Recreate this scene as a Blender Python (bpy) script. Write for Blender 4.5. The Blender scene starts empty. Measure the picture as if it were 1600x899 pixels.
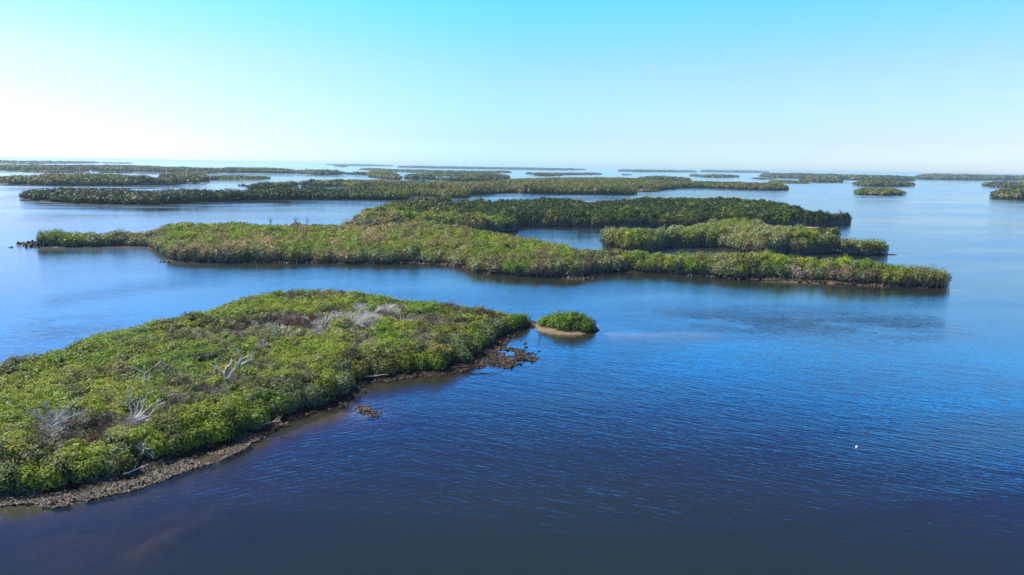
import bpy, math, random
import numpy as np

random.seed(7)
rng = np.random.default_rng(11)
scene = bpy.context.scene
col = scene.collection

# ------------------------------------------------------------------ camera
F_PX, CX, CY = 1081.0, 800.0, 449.5
CAM_H = 20.0
PITCH = math.radians(9.95)
ROLL = math.radians(0.97)
fwd = np.array([0.0, math.cos(PITCH), -math.sin(PITCH)])
up0 = np.array([0.0, math.sin(PITCH), math.cos(PITCH)])
rt0 = np.array([1.0, 0.0, 0.0])
RT = math.cos(ROLL) * rt0 + math.sin(ROLL) * up0
UP = -math.sin(ROLL) * rt0 + math.cos(ROLL) * up0
cam_data = bpy.data.cameras.new("camera")
cam = bpy.data.objects.new("camera", cam_data)
col.objects.link(cam)
from mathutils import Matrix, Vector
m = Matrix(((RT[0], UP[0], -fwd[0], 0), (RT[1], UP[1], -fwd[1], 0), (RT[2], UP[2], -fwd[2], CAM_H), (0, 0, 0, 1)))
cam.matrix_world = m
cam_data.sensor_width = 36.0
cam_data.lens = 36.0 * F_PX / 1600.0
cam_data.clip_start = 0.5
cam_data.clip_end = 90000.0
scene.camera = cam

# ------------------------------------------------------------------ light
SUN_AZ = math.radians(-62.0)      # measured from the view direction (+Y), negative = left
SUN_EL = math.radians(46.0)
world = bpy.data.worlds.new("World")
scene.world = world
world.use_nodes = True
nt = world.node_tree
nt.nodes.clear()
N = nt.nodes.new
out = N("ShaderNodeOutputWorld")
bg = N("ShaderNodeBackground")
sky = N("ShaderNodeTexSky")
sky.sky_type = 'NISHITA'
sky.sun_disc = False
sky.sun_elevation = SUN_EL
sky.sun_rotation = SUN_AZ
sky.altitude = 0
sky.air_density = 1.0
sky.dust_density = 0.6
sky.ozone_density = 1.6
geo = N("ShaderNodeTexCoord")
sep = N("ShaderNodeSeparateXYZ")
ramp = N("ShaderNodeValToRGB")
mul = N("ShaderNodeMix"); mul.data_type = 'RGBA'; mul.blend_type = 'MULTIPLY'; mul.inputs[0].default_value = 1.0
nt.links.new(geo.outputs['Generated'], sep.inputs[0])
nt.links.new(sep.outputs['Z'], ramp.inputs[0])
cr = ramp.color_ramp
stops = [(0.0, (0.60, 0.95, 1.5)), (0.012, (0.58, 0.91, 1.4)), (0.04, (0.54, 0.75, 1.15)), (0.13, (0.57, 0.84, 1.15)), (0.225, (0.33, 1.03, 1.6)), (0.25, (0.24, 3.4, 5.8)), (0.285, (0.03, 0.55, 1.8)), (0.34, (0.01, 0.15, 0.80)), (0.44, (0.015, 0.09, 0.44)), (0.60, (0.05, 0.11, 0.24)), (1.0, (0.13, 0.17, 0.23))]  # unphysical bright blue band above the view, added to colour the water's reflections
cr.elements[0].position = stops[0][0]; cr.elements[0].color = (*stops[0][1], 1)
cr.elements[1].position = stops[-1][0]; cr.elements[1].color = (*stops[-1][1], 1)
for p, c in stops[1:-1]:
    e = cr.elements.new(p); e.color = (*c, 1)
nt.links.new(sky.outputs[0], mul.inputs[6])
nt.links.new(ramp.outputs[0], mul.inputs[7])
# the side away from the sun is paler than the clear-air model makes it
side = N("ShaderNodeMapRange"); side.inputs[1].default_value = 0.0; side.inputs[2].default_value = 0.7
side.inputs[3].default_value = 0.0; side.inputs[4].default_value = 1.0
pale = N("ShaderNodeMix"); pale.data_type = 'RGBA'; pale.blend_type = 'MULTIPLY'; pale.inputs[7].default_value = (1.6, 1.26, 1.16, 1)
nt.links.new(sep.outputs['X'], side.inputs[0]); nt.links.new(side.outputs[0], pale.inputs[0])
nt.links.new(mul.outputs[2], pale.inputs[6])
side2 = N("ShaderNodeMapRange"); side2.inputs[1].default_value = -0.10; side2.inputs[2].default_value = -0.60
side2.inputs[3].default_value = 0.0; side2.inputs[4].default_value = 1.0
pale2 = N("ShaderNodeMix"); pale2.data_type = 'RGBA'; pale2.blend_type = 'MULTIPLY'; pale2.inputs[7].default_value = (1.28, 0.91, 0.95, 1)
nt.links.new(sep.outputs['X'], side2.inputs[0]); nt.links.new(side2.outputs[0], pale2.inputs[0])
nt.links.new(pale.outputs[2], pale2.inputs[6])
nt.links.new(pale2.outputs[2], bg.inputs[0])
bg.inputs[1].default_value = 0.072
nt.links.new(bg.outputs[0], out.inputs[0])

sd = bpy.data.lights.new("sun", 'SUN')
sd.energy = 5.0
sd.angle = math.radians(0.53)
sd.color = (1.0, 0.95, 0.86)
sun = bpy.data.objects.new("sun", sd)
col.objects.link(sun)
sdir = Vector((math.sin(SUN_AZ) * math.cos(SUN_EL), math.cos(SUN_AZ) * math.cos(SUN_EL), math.sin(SUN_EL)))
sun.rotation_euler = sdir.to_track_quat('Z', 'Y').to_euler()
sun.location = sdir * 200

vs = scene.view_settings
vs.view_transform = 'Standard'
vs.look = 'None'
vs.exposure = 1.35
vs.gamma = 1.0
vs.use_curve_mapping = False
scene.cycles.max_bounces = 6
scene.cycles.diffuse_bounces = 2
scene.cycles.glossy_bounces = 3
scene.cycles.transmission_bounces = 3
scene.cycles.transparent_max_bounces = 8
scene.cycles.volume_bounces = 0
scene.cycles.caustics_reflective = False
scene.cycles.caustics_refractive = False

# ------------------------------------------------------------------ helpers
def P(px, py, z=0.0):
    """world x, y where the line of sight through photo point (px, py) meets height z"""
    d = fwd * F_PX + RT * (px - CX) - UP * (py - CY)
    t = (z - CAM_H) / min(d[2], -1.5)
    return (d[0] * t, d[1] * t)

def hash2(ix, iy, s):
    h = (ix.astype(np.int64) * 374761393 + iy.astype(np.int64) * 668265263 + s * 1442695041) & 0xffffffff
    h = ((h ^ (h >> 13)) * 1274126177) & 0xffffffff
    h = h ^ (h >> 16)
    return (h & 0xffff) / 65535.0

def vnoise(x, y, s=0):
    ix = np.floor(x); iy = np.floor(y)
    fx = x - ix; fy = y - iy
    fx = fx * fx * (3 - 2 * fx); fy = fy * fy * (3 - 2 * fy)
    a = hash2(ix, iy, s); b = hash2(ix + 1, iy, s); c = hash2(ix, iy + 1, s); d = hash2(ix + 1, iy + 1, s)
    return (a * (1 - fx) + b * fx) * (1 - fy) + (c * (1 - fx) + d * fx) * fy

def fbm(x, y, s=0, o=4):
    v = 0; a = 0.5; t = 0
    for k in range(o):
        v = v + a * vnoise(x * 2 ** k + 17.3 * k, y * 2 ** k - 9.1 * k, s + k); t += a; a *= 0.5
    return v / t

def smooth(x, a, b):
    t = np.clip((x - a) / (b - a), 0, 1)
    return t * t * (3 - 2 * t)

def poly_sd(px, py, poly):
    """signed distance, positive inside"""
    V = np.asarray(poly, float)
    W = np.roll(V, -1, axis=0)
    best = np.full(px.shape, 1e18)
    ins = np.zeros(px.shape, bool)
    for (x1, y1), (x2, y2) in zip(V, W):
        dx, dy = x2 - x1, y2 - y1
        L = dx * dx + dy * dy + 1e-9
        t = np.clip(((px - x1) * dx + (py - y1) * dy) / L, 0, 1)
        qx = px - x1 - t * dx; qy = py - y1 - t * dy
        best = np.minimum(best, qx * qx + qy * qy)
        if dy != 0:
            c = ((y1 > py) != (y2 > py)) & (px < dx * (py - y1) / dy + x1)
            ins ^= c
    d = np.sqrt(best)
    return np.where(ins, d, -d)

def resample(poly, n=3):
    """Catmull-Rom rounding of an outline"""
    V = np.asarray(poly, float); k = len(V); res = []
    for i in range(k):
        p0, p1, p2, p3 = V[i - 1], V[i], V[(i + 1) % k], V[(i + 2) % k]
        for j in range(n):
            t = j / n
            q = 0.5 * ((2 * p1) + (-p0 + p2) * t + (2 * p0 - 5 * p1 + 4 * p2 - p3) * t * t + (-p0 + 3 * p1 - 3 * p2 + p3) * t ** 3)
            res.append(0.5 * q + 0.5 * (p1 + (p2 - p1) * t))
    return np.array(res)

def mesh_np(name, V, Fq, mat, fcol=None, smooth_f=False, fattr=None):
    """V (n,3), Fq (m,k) -> mesh object; fcol (m,3) colour per face"""
    me = bpy.data.meshes.new(name)
    n = len(V); mF, k = Fq.shape
    me.vertices.add(n); me.vertices.foreach_set("co", np.ascontiguousarray(V, np.float32).ravel())
    me.loops.add(mF * k); me.loops.foreach_set("vertex_index", np.ascontiguousarray(Fq, np.int32).ravel())
    me.polygons.add(mF); me.polygons.foreach_set("loop_start", np.arange(0, mF * k, k, dtype=np.int32))
    me.polygons.foreach_set("use_smooth", np.full(mF, smooth_f))
    if fcol is not None:
        a = me.attributes.new("tint", 'FLOAT_COLOR', 'FACE')
        c = np.ones((mF, 4), np.float32); c[:, :3] = fcol
        a.data.foreach_set("color", c.ravel())
    me.update(calc_edges=True)
    me.materials.append(mat)
    return me

def link(name, me, parent=None):
    o = bpy.data.objects.new(name, me)
    col.objects.link(o)
    if parent is not None:
        o.parent = parent
    return o

def tag(o, label=None, cat=None, group=None, kind=None):
    if label: o["label"] = label
    if cat: o["category"] = cat
    if group: o["group"] = group
    if kind: o["kind"] = kind
    return o

# ------------------------------------------------------------------ materials
def new_mat(name):
    mt = bpy.data.materials.new(name); mt.use_nodes = True
    t = mt.node_tree; t.nodes.clear()
    o = t.nodes.new("ShaderNodeOutputMaterial")
    return mt, t, o

def leaf_mat():
    mt, t, o = new_mat("leaves")
    at = t.nodes.new("ShaderNodeAttribute"); at.attribute_name = "tint"
    p = t.nodes.new("ShaderNodeBsdfPrincipled")
    p.inputs['Roughness'].default_value = 0.55
    p.inputs['Specular IOR Level'].default_value = 0.18
    tr = t.nodes.new("ShaderNodeBsdfTranslucent")
    tm = t.nodes.new("ShaderNodeMix"); tm.data_type = 'RGBA'; tm.blend_type = 'MULTIPLY'; tm.inputs[0].default_value = 1
    tm.inputs[7].default_value = (1.15, 1.1, 0.45, 1)
    mx = t.nodes.new("ShaderNodeMixShader"); mx.inputs[0].default_value = 0.25
    t.links.new(at.outputs['Color'], p.inputs['Base Color'])
    t.links.new(at.outputs['Color'], tm.inputs[6]); t.links.new(tm.outputs[2], tr.inputs[0])
    t.links.new(p.outputs[0], mx.inputs[1]); t.links.new(tr.outputs[0], mx.inputs[2])
    t.links.new(mx.outputs[0], o.inputs[0])
    return mt

def tint_mat(name, rough, bump=0.0, scale=30):
    mt, t, o = new_mat(name)
    at = t.nodes.new("ShaderNodeAttribute"); at.attribute_name = "tint"
    p = t.nodes.new("ShaderNodeBsdfPrincipled")
    p.inputs['Roughness'].default_value = rough
    p.inputs['Specular IOR Level'].default_value = 0.15
    nz = t.nodes.new("ShaderNodeTexNoise"); nz.inputs['Scale'].default_value = scale; nz.inputs['Detail'].default_value = 4
    g = t.nodes.new("ShaderNodeTexCoord"); t.links.new(g.outputs['Object'], nz.inputs['Vector'])
    mr = t.nodes.new("ShaderNodeMapRange"); mr.inputs[3].default_value = 0.65; mr.inputs[4].default_value = 1.3
    t.links.new(nz.outputs[0], mr.inputs[0])
    mm = t.nodes.new("ShaderNodeMix"); mm.data_type = 'RGBA'; mm.blend_type = 'MULTIPLY'; mm.inputs[0].default_value = 1
    t.links.new(at.outputs['Color'], mm.inputs[6]); t.links.new(mr.outputs[0], mm.inputs[7])
    t.links.new(mm.outputs[2], p.inputs['Base Color'])
    if bump:
        b = t.nodes.new("ShaderNodeBump"); b.inputs['Strength'].default_value = bump; b.inputs['Distance'].default_value = 0.05
        t.links.new(nz.outputs[0], b.inputs['Height']); t.links.new(b.outputs[0], p.inputs['Normal'])
    t.links.new(p.outputs[0], o.inputs[0])
    return mt

M_LEAF = leaf_mat()
M_BARK = tint_mat("bark", 0.85)
M_ROCK = tint_mat("oyster_shell", 0.55, 0.5, 25)

def ground_mat():
    mt, t, o = new_mat("mud")
    at = t.nodes.new("ShaderNodeAttribute"); at.attribute_name = "sand"
    g = t.nodes.new("ShaderNodeTexCoord")
    n1 = t.nodes.new("ShaderNodeTexNoise"); n1.inputs['Scale'].default_value = 0.9; n1.inputs['Detail'].default_value = 8; n1.inputs['Roughness'].default_value = 0.7
    n2 = t.nodes.new("ShaderNodeTexNoise"); n2.inputs['Scale'].default_value = 6; n2.inputs['Detail'].default_value = 6
    t.links.new(g.outputs['Object'], n1.inputs['Vector']); t.links.new(g.outputs['Object'], n2.inputs['Vector'])
    r = t.nodes.new("ShaderNodeValToRGB")
    r.color_ramp.elements[0].position = 0.3; r.color_ramp.elements[0].color = (0.012, 0.009, 0.006, 1)
    r.color_ramp.elements[1].position = 0.72; r.color_ramp.elements[1].color = (0.034, 0.022, 0.014, 1)
    r2 = t.nodes.new("ShaderNodeValToRGB")
    r2.color_ramp.elements[0].position = 0.3; r2.color_ramp.elements[0].color = (0.13, 0.085, 0.05, 1)
    r2.color_ramp.elements[1].position = 0.7; r2.color_ramp.elements[1].color = (0.33, 0.25, 0.17, 1)
    t.links.new(n1.outputs[0], r.inputs[0]); t.links.new(n1.outputs[0], r2.inputs[0])
    mx = t.nodes.new("ShaderNodeMix"); mx.data_type = 'RGBA'
    t.links.new(at.outputs['Fac'], mx.inputs[0]); t.links.new(r.outputs[0], mx.inputs[6]); t.links.new(r2.outputs[0], mx.inputs[7])
    p = t.nodes.new("ShaderNodeBsdfPrincipled"); p.inputs['Roughness'].default_value = 0.7; p.inputs['Specular IOR Level'].default_value = 0.12
    t.links.new(mx.outputs[2], p.inputs['Base Color'])
    b = t.nodes.new("ShaderNodeBump"); b.inputs['Strength'].default_value = 0.6; b.inputs['Distance'].default_value = 0.06
    t.links.new(n2.outputs[0], b.inputs['Height']); t.links.new(b.outputs[0], p.inputs['Normal'])
    t.links.new(p.outputs[0], o.inputs[0])
    return mt

def water_mat():
    mt, t, o = new_mat("sea_water")
    L = t.links.new
    def math_n(op, a=None, b=None, c=None):
        n = t.nodes.new("ShaderNodeMath"); n.operation = op
        for i, v in enumerate((a, b, c)):
            if v is None: continue
            if isinstance(v, (int, float)): n.inputs[i].default_value = v
            else: L(v, n.inputs[i])
        return n.outputs[0]
    g = t.nodes.new("ShaderNodeTexCoord")
    def mapped(rot, sx, sy):
        mp = t.nodes.new("ShaderNodeMapping"); mp.vector_type = 'TEXTURE'
        mp.inputs['Rotation'].default_value = (0, 0, math.radians(rot))
        mp.inputs['Scale'].default_value = (sx, sy, 1)
        L(g.outputs['Object'], mp.inputs['Vector']); return mp.outputs[0]
    def noise(vec, sc, det=2, rough=0.5, dist=0.0):
        n = t.nodes.new("ShaderNodeTexNoise"); n.inputs['Scale'].default_value = sc
        n.inputs['Detail'].default_value = det; n.inputs['Roughness'].default_value = rough
        n.inputs['Distortion'].default_value = dist
        L(vec, n.inputs['Vector']); return n.outputs[0]
    # ripple trains: crests long, spacing short
    w1 = noise(mapped(-26, 1.7, 0.36), 1.0, 2, 0.55, 0.3)
    w2 = noise(mapped(-8, 0.8, 0.20), 1.0, 2, 0.5, 0.3)
    w3 = noise(mapped(-20, 4.0, 1.3), 1.0, 1, 0.5, 0.4)
    wl = noise(mapped(28, 1.7, 0.36), 1.0, 2, 0.55, 0.3)
    zone = noise(mapped(0, 30, 22), 1.0, 2)
    zr = t.nodes.new("ShaderNodeMapRange"); zr.inputs[1].default_value = 0.42; zr.inputs[2].default_value = 0.62
    L(zone, zr.inputs[0])
    lf = t.nodes.new("ShaderNodeAttribute"); lf.attribute_name = "lee"
    mixw = t.nodes.new("ShaderNodeMix"); mixw.data_type = 'FLOAT'
    L(lf.outputs['Fac'], mixw.inputs[0]); L(w1, mixw.inputs[2]); L(wl, mixw.inputs[3])
    h = math_n('ADD', math_n('MULTIPLY', mixw.outputs[0], 1.0), math_n('MULTIPLY', w2, 0.55))
    h = math_n('ADD', h, math_n('MULTIPLY', w3, 0.9))
    # wind patches
    wp = noise(mapped(8, 150, 34), 1.0, 4, 0.55, 0.6)
    wq = noise(mapped(4, 900, 130), 1.0, 4, 0.6, 0.5)
    wn = noise(mapped(12, 48, 13), 1.0, 3, 0.5, 0.8)
    wind = math_n('ADD', math_n('ADD', math_n('MULTIPLY', wp, 0.38), math_n('MULTIPLY', wq, 0.37)), math_n('MULTIPLY', wn, 0.25))
    wr = t.nodes.new("ShaderNodeMapRange"); wr.inputs[1].default_value = 0.42; wr.inputs[2].default_value = 0.58
    wr.interpolation_type = 'SMOOTHSTEP'
    L(wind, wr.inputs[0])
    rp = t.nodes.new("ShaderNodeAttribute"); rp.attribute_name = "ripple"
    rough = math_n('ADD', math_n('MULTIPLY', wr.outputs[0], 0.14), 0.05)
    stren = math_n('ADD', math_n('MULTIPLY', wr.outputs[0], 0.60), 0.40)
    stren = math_n('ADD', stren, math_n('MULTIPLY', zr.outputs[0], 0.35))
    stren = math_n('ADD', stren, math_n('MULTIPLY', rp.outputs['Fac'], 2.2))
    b = t.nodes.new("ShaderNodeBump"); b.inputs['Distance'].default_value = 0.026
    L(stren, b.inputs['Strength']); L(h, b.inputs['Height'])
    gl = t.nodes.new("ShaderNodeBsdfGlossy"); gl.distribution = 'GGX'
    L(rough, gl.inputs['Roughness']); L(b.outputs[0], gl.inputs['Normal'])
    gl.inputs['Color'].default_value = (0.85, 0.98, 1.0, 1)
    fr = t.nodes.new("ShaderNodeFresnel"); fr.inputs['IOR'].default_value = 1.75
    L(b.outputs[0], fr.inputs['Normal'])
    di = t.nodes.new("ShaderNodeBsdfDiffuse")
    cr_ = t.nodes.new("ShaderNodeMix"); cr_.data_type = 'RGBA'
    bn = noise(mapped(0, 60, 40), 1.0, 3)
    L(bn, cr_.inputs[0]); cr_.inputs[6].default_value = (0.008, 0.014, 0.013, 1); cr_.inputs[7].default_value = (0.012, 0.018, 0.016, 1)
    L(cr_.outputs[2], di.inputs[0])
    tp = t.nodes.new("ShaderNodeBsdfTransparent"); tp.inputs[0].default_value = (0.88, 0.90, 0.82, 1)
    dp = t.nodes.new("ShaderNodeAttribute"); dp.attribute_name = "depth"
    op = math_n('SUBTRACT', 1.0, math_n('EXPONENT', math_n('MULTIPLY', dp.outputs['Fac'], -1.4)))
    body = t.nodes.new("ShaderNodeMixShader")
    L(op, body.inputs[0]); L(tp.outputs[0], body.inputs[1]); L(di.outputs[0], body.inputs[2])
    mx = t.nodes.new("ShaderNodeMixShader")
    gm = t.nodes.new("ShaderNodeNewGeometry")
    ff = math_n('MULTIPLY', fr.outputs[0], math_n('SUBTRACT', 1.0, gm.outputs['Backfacing']))
    L(ff, mx.inputs[0]); L(body.outputs[0], mx.inputs[1]); L(gl.outputs[0], mx.inputs[2])
    L(mx.outputs[0], o.inputs[0])
    return mt
M_GROUND = ground_mat()
M_WATER = water_mat()

# ------------------------------------------------------------------ island outlines
# front: waterline seen in the photo (z = 0), back: skyline of the canopy (z = H)
def outline(front, back, H, mind=4.0):
    f = [P(x, y, 0) for x, y in front]
    fa = np.array([math.atan2(x, y) for x, y in f]); fr_ = np.array([math.hypot(x, y) for x, y in f])
    o = np.argsort(fa); b = []
    for x, y in back:
        X, Y = P(x, y, H * 0.85); a = math.atan2(X, Y); r = math.hypot(X, Y)
        need = np.interp(a, fa[o], fr_[o]) + mind
        if r < need: X *= need / r; Y *= need / r
        b.append((X, Y))
    return resample(f + b)

def strip(pts, depth):
    """a low island seen edge-on: near shore given, far shore 'depth' metres behind"""
    f = [P(x, y, 0) for x, y in pts]
    k = len(f)
    b = []
    for i, (x, y) in enumerate(f):
        u = i / (k - 1)
        dd = depth * (0.25 + 0.75 * math.sin(math.pi * min(max(u, 0.04), 0.96)) ** 0.5)
        r = math.hypot(x, y)
        b.append((x * (1 + dd / r), y * (1 + dd / r)))
    return resample(f + b[::-1], 3)

ISL = []
def island(label, polys, H, group="mangrove islands", **kw):
    if 'hp' in kw:                       # height read off the photo in px, less what the depth of the island adds
        q = polys[0]; r_ = np.hypot(q[:, 0], q[:, 1]); dn = r_.min(); dep_ = r_.max() - dn
        dpx = min(dep_ * CAM_H * F_PX / dn ** 2, 0.5 * kw['hp'])
        H = max(1.8, (kw['hp'] - 0.30 * dpx) * dn / F_PX)
    d = dict(label=label, polys=polys, H=H, group=group, style='far', shore=1.5)
    d.update(kw); ISL.append(d); return d

# -- the nearest island, lower left
A_front = [(-150, 800), (-60, 785), (0, 771), (64, 764), (120, 757), (174, 744), (217, 732), (260, 718), (304, 702), (347, 692), (385, 680), (408, 664),
           (440, 650), (469, 638), (514, 630), (536, 620), (545, 600), (572, 591), (621, 584), (676, 579), (727, 568), (752, 549), (772, 530), (800, 515), (822, 506)]
A_back = [(824, 497), (800, 487), (750, 480), (680, 471), (600, 459), (560, 452), (500, 450), (430, 452), (380, 463), (330, 481), (250, 499), (180, 509), (120, 529), (60, 551), (0, 559), (-80, 585), (-200, 640)]
A = island("large green mangrove island nearest the camera, with white dead trees and a rocky oyster shore", [outline(A_front, A_back, 2.3, 0.5)], 2.3, style='near', shore=1.3)
# -- small round islet off its tip
B_ = island("small bushy islet on a tan sand rim off the pointed tip of the nearest island",
            [outline([(848, 511), (862, 516), (885, 518.5), (907, 519), (922, 517.5)], [(920, 507), (904, 502), (875, 501), (852, 503)], 1.5, 3.0)], 2.6, style='near', shore=0.9)
# -- the big middle island
C1 = outline([(61, 384), (100, 386), (150, 384.5), (200, 383), (232, 386), (252, 392), (266, 400), (272, 407), (300, 409), (400, 409), (500, 409), (550, 411), (625, 410), (700, 412),
              (730, 417), (750, 425), (800, 430), (887, 432), (930, 427), (975, 424), (1075, 428), (1150, 435), (1200, 435), (1307, 441), (1387, 446), (1467, 450)],
             [(1465, 436), (1454, 429), (1413, 421), (1360, 412), (1307, 408), (1200, 399), (1100, 399), (1000, 394), (950, 392.5), (917, 390.5), (875, 379), (825, 371), (790, 363),
              (700, 352), (640, 351), (560, 351), (500, 350), (400, 350), (350, 347), (312, 349), (258, 351), (244, 357), (225, 361), (200, 363.5), (125, 366), (66, 372)], 3.4, 6.0)
C2 = outline([(600, 364), (700, 366), (800, 362), (806, 353), (870, 354), (950, 356), (1050, 356), (1150, 356), (1200, 353), (1253, 354), (1300, 352.5), (1326, 348)],
             [(1320, 340), (1300, 335.5), (1259, 331.5), (1248, 324), (1200, 318), (1150, 312), (1037, 309), (995, 310), (975, 314), (920, 318), (867, 313), (777, 314), (705, 318), (650, 313), (612, 318), (585, 326), (548, 340), (540, 352)], 5.2)
C3 = outline([(645, 315), (675, 317), (705, 316)], [(703, 308), (675, 306.5), (650, 308)], 4)
CI = island("broad middle island of dark and lime green mangroves wrapped round a bright lagoon", [C1, C2], 4.0, style='mid', shore=0.8, Hs=[3.65, 5.3])
# -- island inside the lagoon and its neighbour
D = island("bright tufted mangrove island behind the long spit, closing the lagoon on its right side",
           [outline([(946, 372), (952, 384), (968, 391), (1000, 392.5), (1014, 391), (1050, 385), (1125, 387), (1175, 396), (1200, 397), (1280, 396.5), (1333, 398), (1380, 398)],
                    [(1376, 391), (1352, 384), (1315, 382), (1280, 373), (1235, 361), (1200, 354), (1150, 351), (1110, 353), (1050, 358), (1017, 367), (985, 363), (958, 364)], 3.6)], 4.9, style='mid', shore=0.8)
E = island("short dark mangrove islet tucked behind the bright tufted island, ending in a thin dark bar",
           [outline([(1225, 371), (1262, 374), (1309, 373.5)], [(1306, 368), (1280, 362), (1240, 361)], 3.2)], 3.8, style='mid', shore=0.8)
# -- second row
F1 = outline([(37, 311), (60, 313.5), (100, 316.5), (150, 319), (250, 320), (300, 316), (400, 312), (500, 311.5), (625, 312), (633, 310.5), (640, 305), (700, 309), (731, 308)],
             [(728, 302), (700, 297.5), (640, 300), (628, 296), (600, 295.5), (540, 297), (470, 296.5), (440, 294), (390, 296.5), (375, 301.5), (250, 299.5), (187, 297.5), (150, 298.5), (70, 299), (62, 302), (40, 305)], 5, 14)
F2 = outline([(392, 298), (420, 297), (445, 291.5), (490, 291.2), (538, 291.4), (560, 298), (640, 303), (700, 302), (737, 304), (800, 300.5), (827, 302.5), (920, 303.5), (987, 303.5), (990, 300)],
             [(985, 296), (960, 292), (990, 290), (1025, 289.5), (1060, 286.5), (1010, 280.5), (945, 279), (862, 279.5), (800, 281), (787, 282), (737, 286), (640, 285), (600, 283.5), (540, 282.5), (515, 282), (462, 283.5), (400, 286.5), (388, 289)], 5.5)
F3 = strip([(940, 290.5), (1012, 292), (1100, 293.5), (1200, 297), (1227, 297.3)], 90)
F = island("long second row island of olive mangroves with a dark western spit and small pond", [F1, F2, F3], 6, shore=1.8, Hs=[5.4, 6, 6])
G = island("grey green mangrove clump standing in the channel just behind the broad middle island", [C3], 4.6, shore=2)
H_ = island("tiny low islet off the eastern tip of the long second row island", [strip([(990, 298.6), (1004, 299.6), (1023, 299.4)], 14)], 3.4, hp=5, shore=2)
HH = island("rounded olive hummock rising behind the long second row island",
            [strip([(1006, 281), (1040, 281.5), (1071, 282.5)], 90)], 11, hp=6, shore=1.8)
# -- third row, left
I_ = island("pale olive mangrove island at the left frame edge above the dark spit",
            [outline([(-60, 283), (0, 284.6), (12, 287.5), (50, 289), (100, 290), (200, 290), (260, 289), (285, 286.5)],
                     [(275, 281), (300, 279), (312, 277), (275, 276.5), (250, 278), (200, 275), (175, 274), (131, 274), (81, 274), (40, 275), (-60, 275)], 7),
             strip([(255, 282.3), (300, 282.6), (322, 281.8)], 60)], 7, shore=1.8)
J = island("narrow dark mangrove strip trailing right from the pale olive left island",
           [strip([(318, 280.2), (360, 280.3), (400, 280.6), (417, 279.6)], 45)], 6.5, hp=5, shore=1.8)
# -- fourth row, left to centre
K = island("very long grey green mangrove belt from the left edge towards the centre below the horizon",
           [outline([(-60, 264), (0, 265.6), (22, 266.5), (60, 266.8), (130, 267), (165, 267), (215, 268.2), (270, 269.5), (346, 269.8), (400, 270), (462, 271), (500, 273), (575, 273.5), (581, 276.5), (620, 281), (700, 283), (760, 283), (790, 281), (791, 279)],
                    [(785, 277), (700, 277), (650, 276.5), (622, 275), (618, 271.5), (600, 269.5), (537, 268.8), (462, 268), (420, 264.5), (400, 264.4), (325, 264.5), (275, 263.5), (231, 261.5), (200, 260.8), (125, 260.4), (50, 260.2), (0, 260), (-60, 260)], 6)], 8, shore=1.8)
K2 = island("dark low mangrove islet in front of the long belt, left of two", [strip([(22, 267.8), (75, 269.6), (129, 269.4)], 40)], 7, hp=3.5, shore=1.8)
K3 = island("dark low mangrove islet in front of the long belt, right of two", [strip([(162, 269.5), (182, 270.6), (202, 270.5)], 30)], 7, hp=3, shore=1.8)
K4 = island("dark flat mangrove tongue below the long belt, left of centre", [strip([(275, 270.8), (310, 271.4), (346, 270.2)], 40)], 6.5, hp=3, shore=1.8)
KC = island("small mangrove corner at the left frame edge behind the pale olive island", [strip([(-40, 264.6), (0, 266), (20, 265.4)], 50)], 7, hp=4, shore=1.8)
N1 = island("far blue grey mangrove strip at the left edge of the horizon", [strip([(-60, 255), (0, 255.5), (50, 256.2), (120, 255.6), (150, 255.2)], 160)], 11, hp=4.5, shore=1.8)
N2 = island("far thin mangrove strip right of the left horizon strip", [strip([(160, 255), (180, 255.8), (203, 255.6)], 90)], 6, hp=1.6, shore=1.8)
# ribbons in the centre
R1 = island("flat grey green ribbon island spanning the centre under the far bay islands",
            [strip([(569, 265.8), (620, 268.6), (675, 271), (737, 271.8), (760, 270.8), (792, 270.2)], 170)], 9, hp=4.6, shore=1.8)
R2 = island("mangrove ribbon joined below the flat centre ribbon", [strip([(640, 275.6), (675, 276), (740, 275.4), (758, 274.6)], 120)], 8, hp=4, shore=1.8)
R3 = island("small olive bump island at the right end of the centre ribbons", [strip([(752, 275.9), (770, 276.8), (786, 276.5)], 60)], 8.5, hp=5.5, shore=1.8)
S0 = island("tiny dark islet against the left centre horizon", [strip([(526, 260.4), (534, 261), (541, 260.8)], 40)], 9, hp=3, shore=1.8)
S1 = island("faint hazy strip island on the horizon left of centre", [strip([(513, 258.4), (560, 259.8), (611, 260)], 200)], 14, hp=2.8, shore=1.8)
S2 = island("long hazy blue island lying on the horizon at the centre", [strip([(625, 262), (662, 263), (762, 264.6), (800, 265), (862, 266.2), (896, 266.3), (911, 266)], 220)], 14, hp=3.6, shore=1.8)
S3 = island("dark lens shaped island below the hazy centre horizon island", [strip([(826, 272), (845, 273.8), (890, 273.6), (935, 273)], 120)], 8.5, hp=3.6, shore=1.8)
S3b = island("small dark islet touching the front of the dark lens shaped island", [strip([(840, 274.8), (856, 275.2), (872, 274.9)], 40)], 6.5, hp=2.2, shore=1.8)
S4 = island("hazy blue island on the horizon just right of centre", [strip([(970, 268), (1000, 269), (1050, 269.3), (1085, 269.3)], 200)], 15, hp=4, shore=1.8)
S4b = island("tiny dark islet beneath the hazy island just right of centre", [strip([(973, 273.5), (978, 274), (984, 273.8)], 20)], 5.5, hp=1.8, shore=1.8)
S5 = island("hazy blue island on the horizon, the right one of a pair", [strip([(1098, 269), (1140, 269.8), (1197, 270.3)], 200)], 15, hp=3.3, shore=1.8)
S6 = island("grey domed island in front of the hazy horizon pair", [strip([(1083, 275.5), (1105, 277.3), (1130, 277.6), (1150, 277)], 90)], 11, hp=4.6, shore=1.8)
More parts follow.
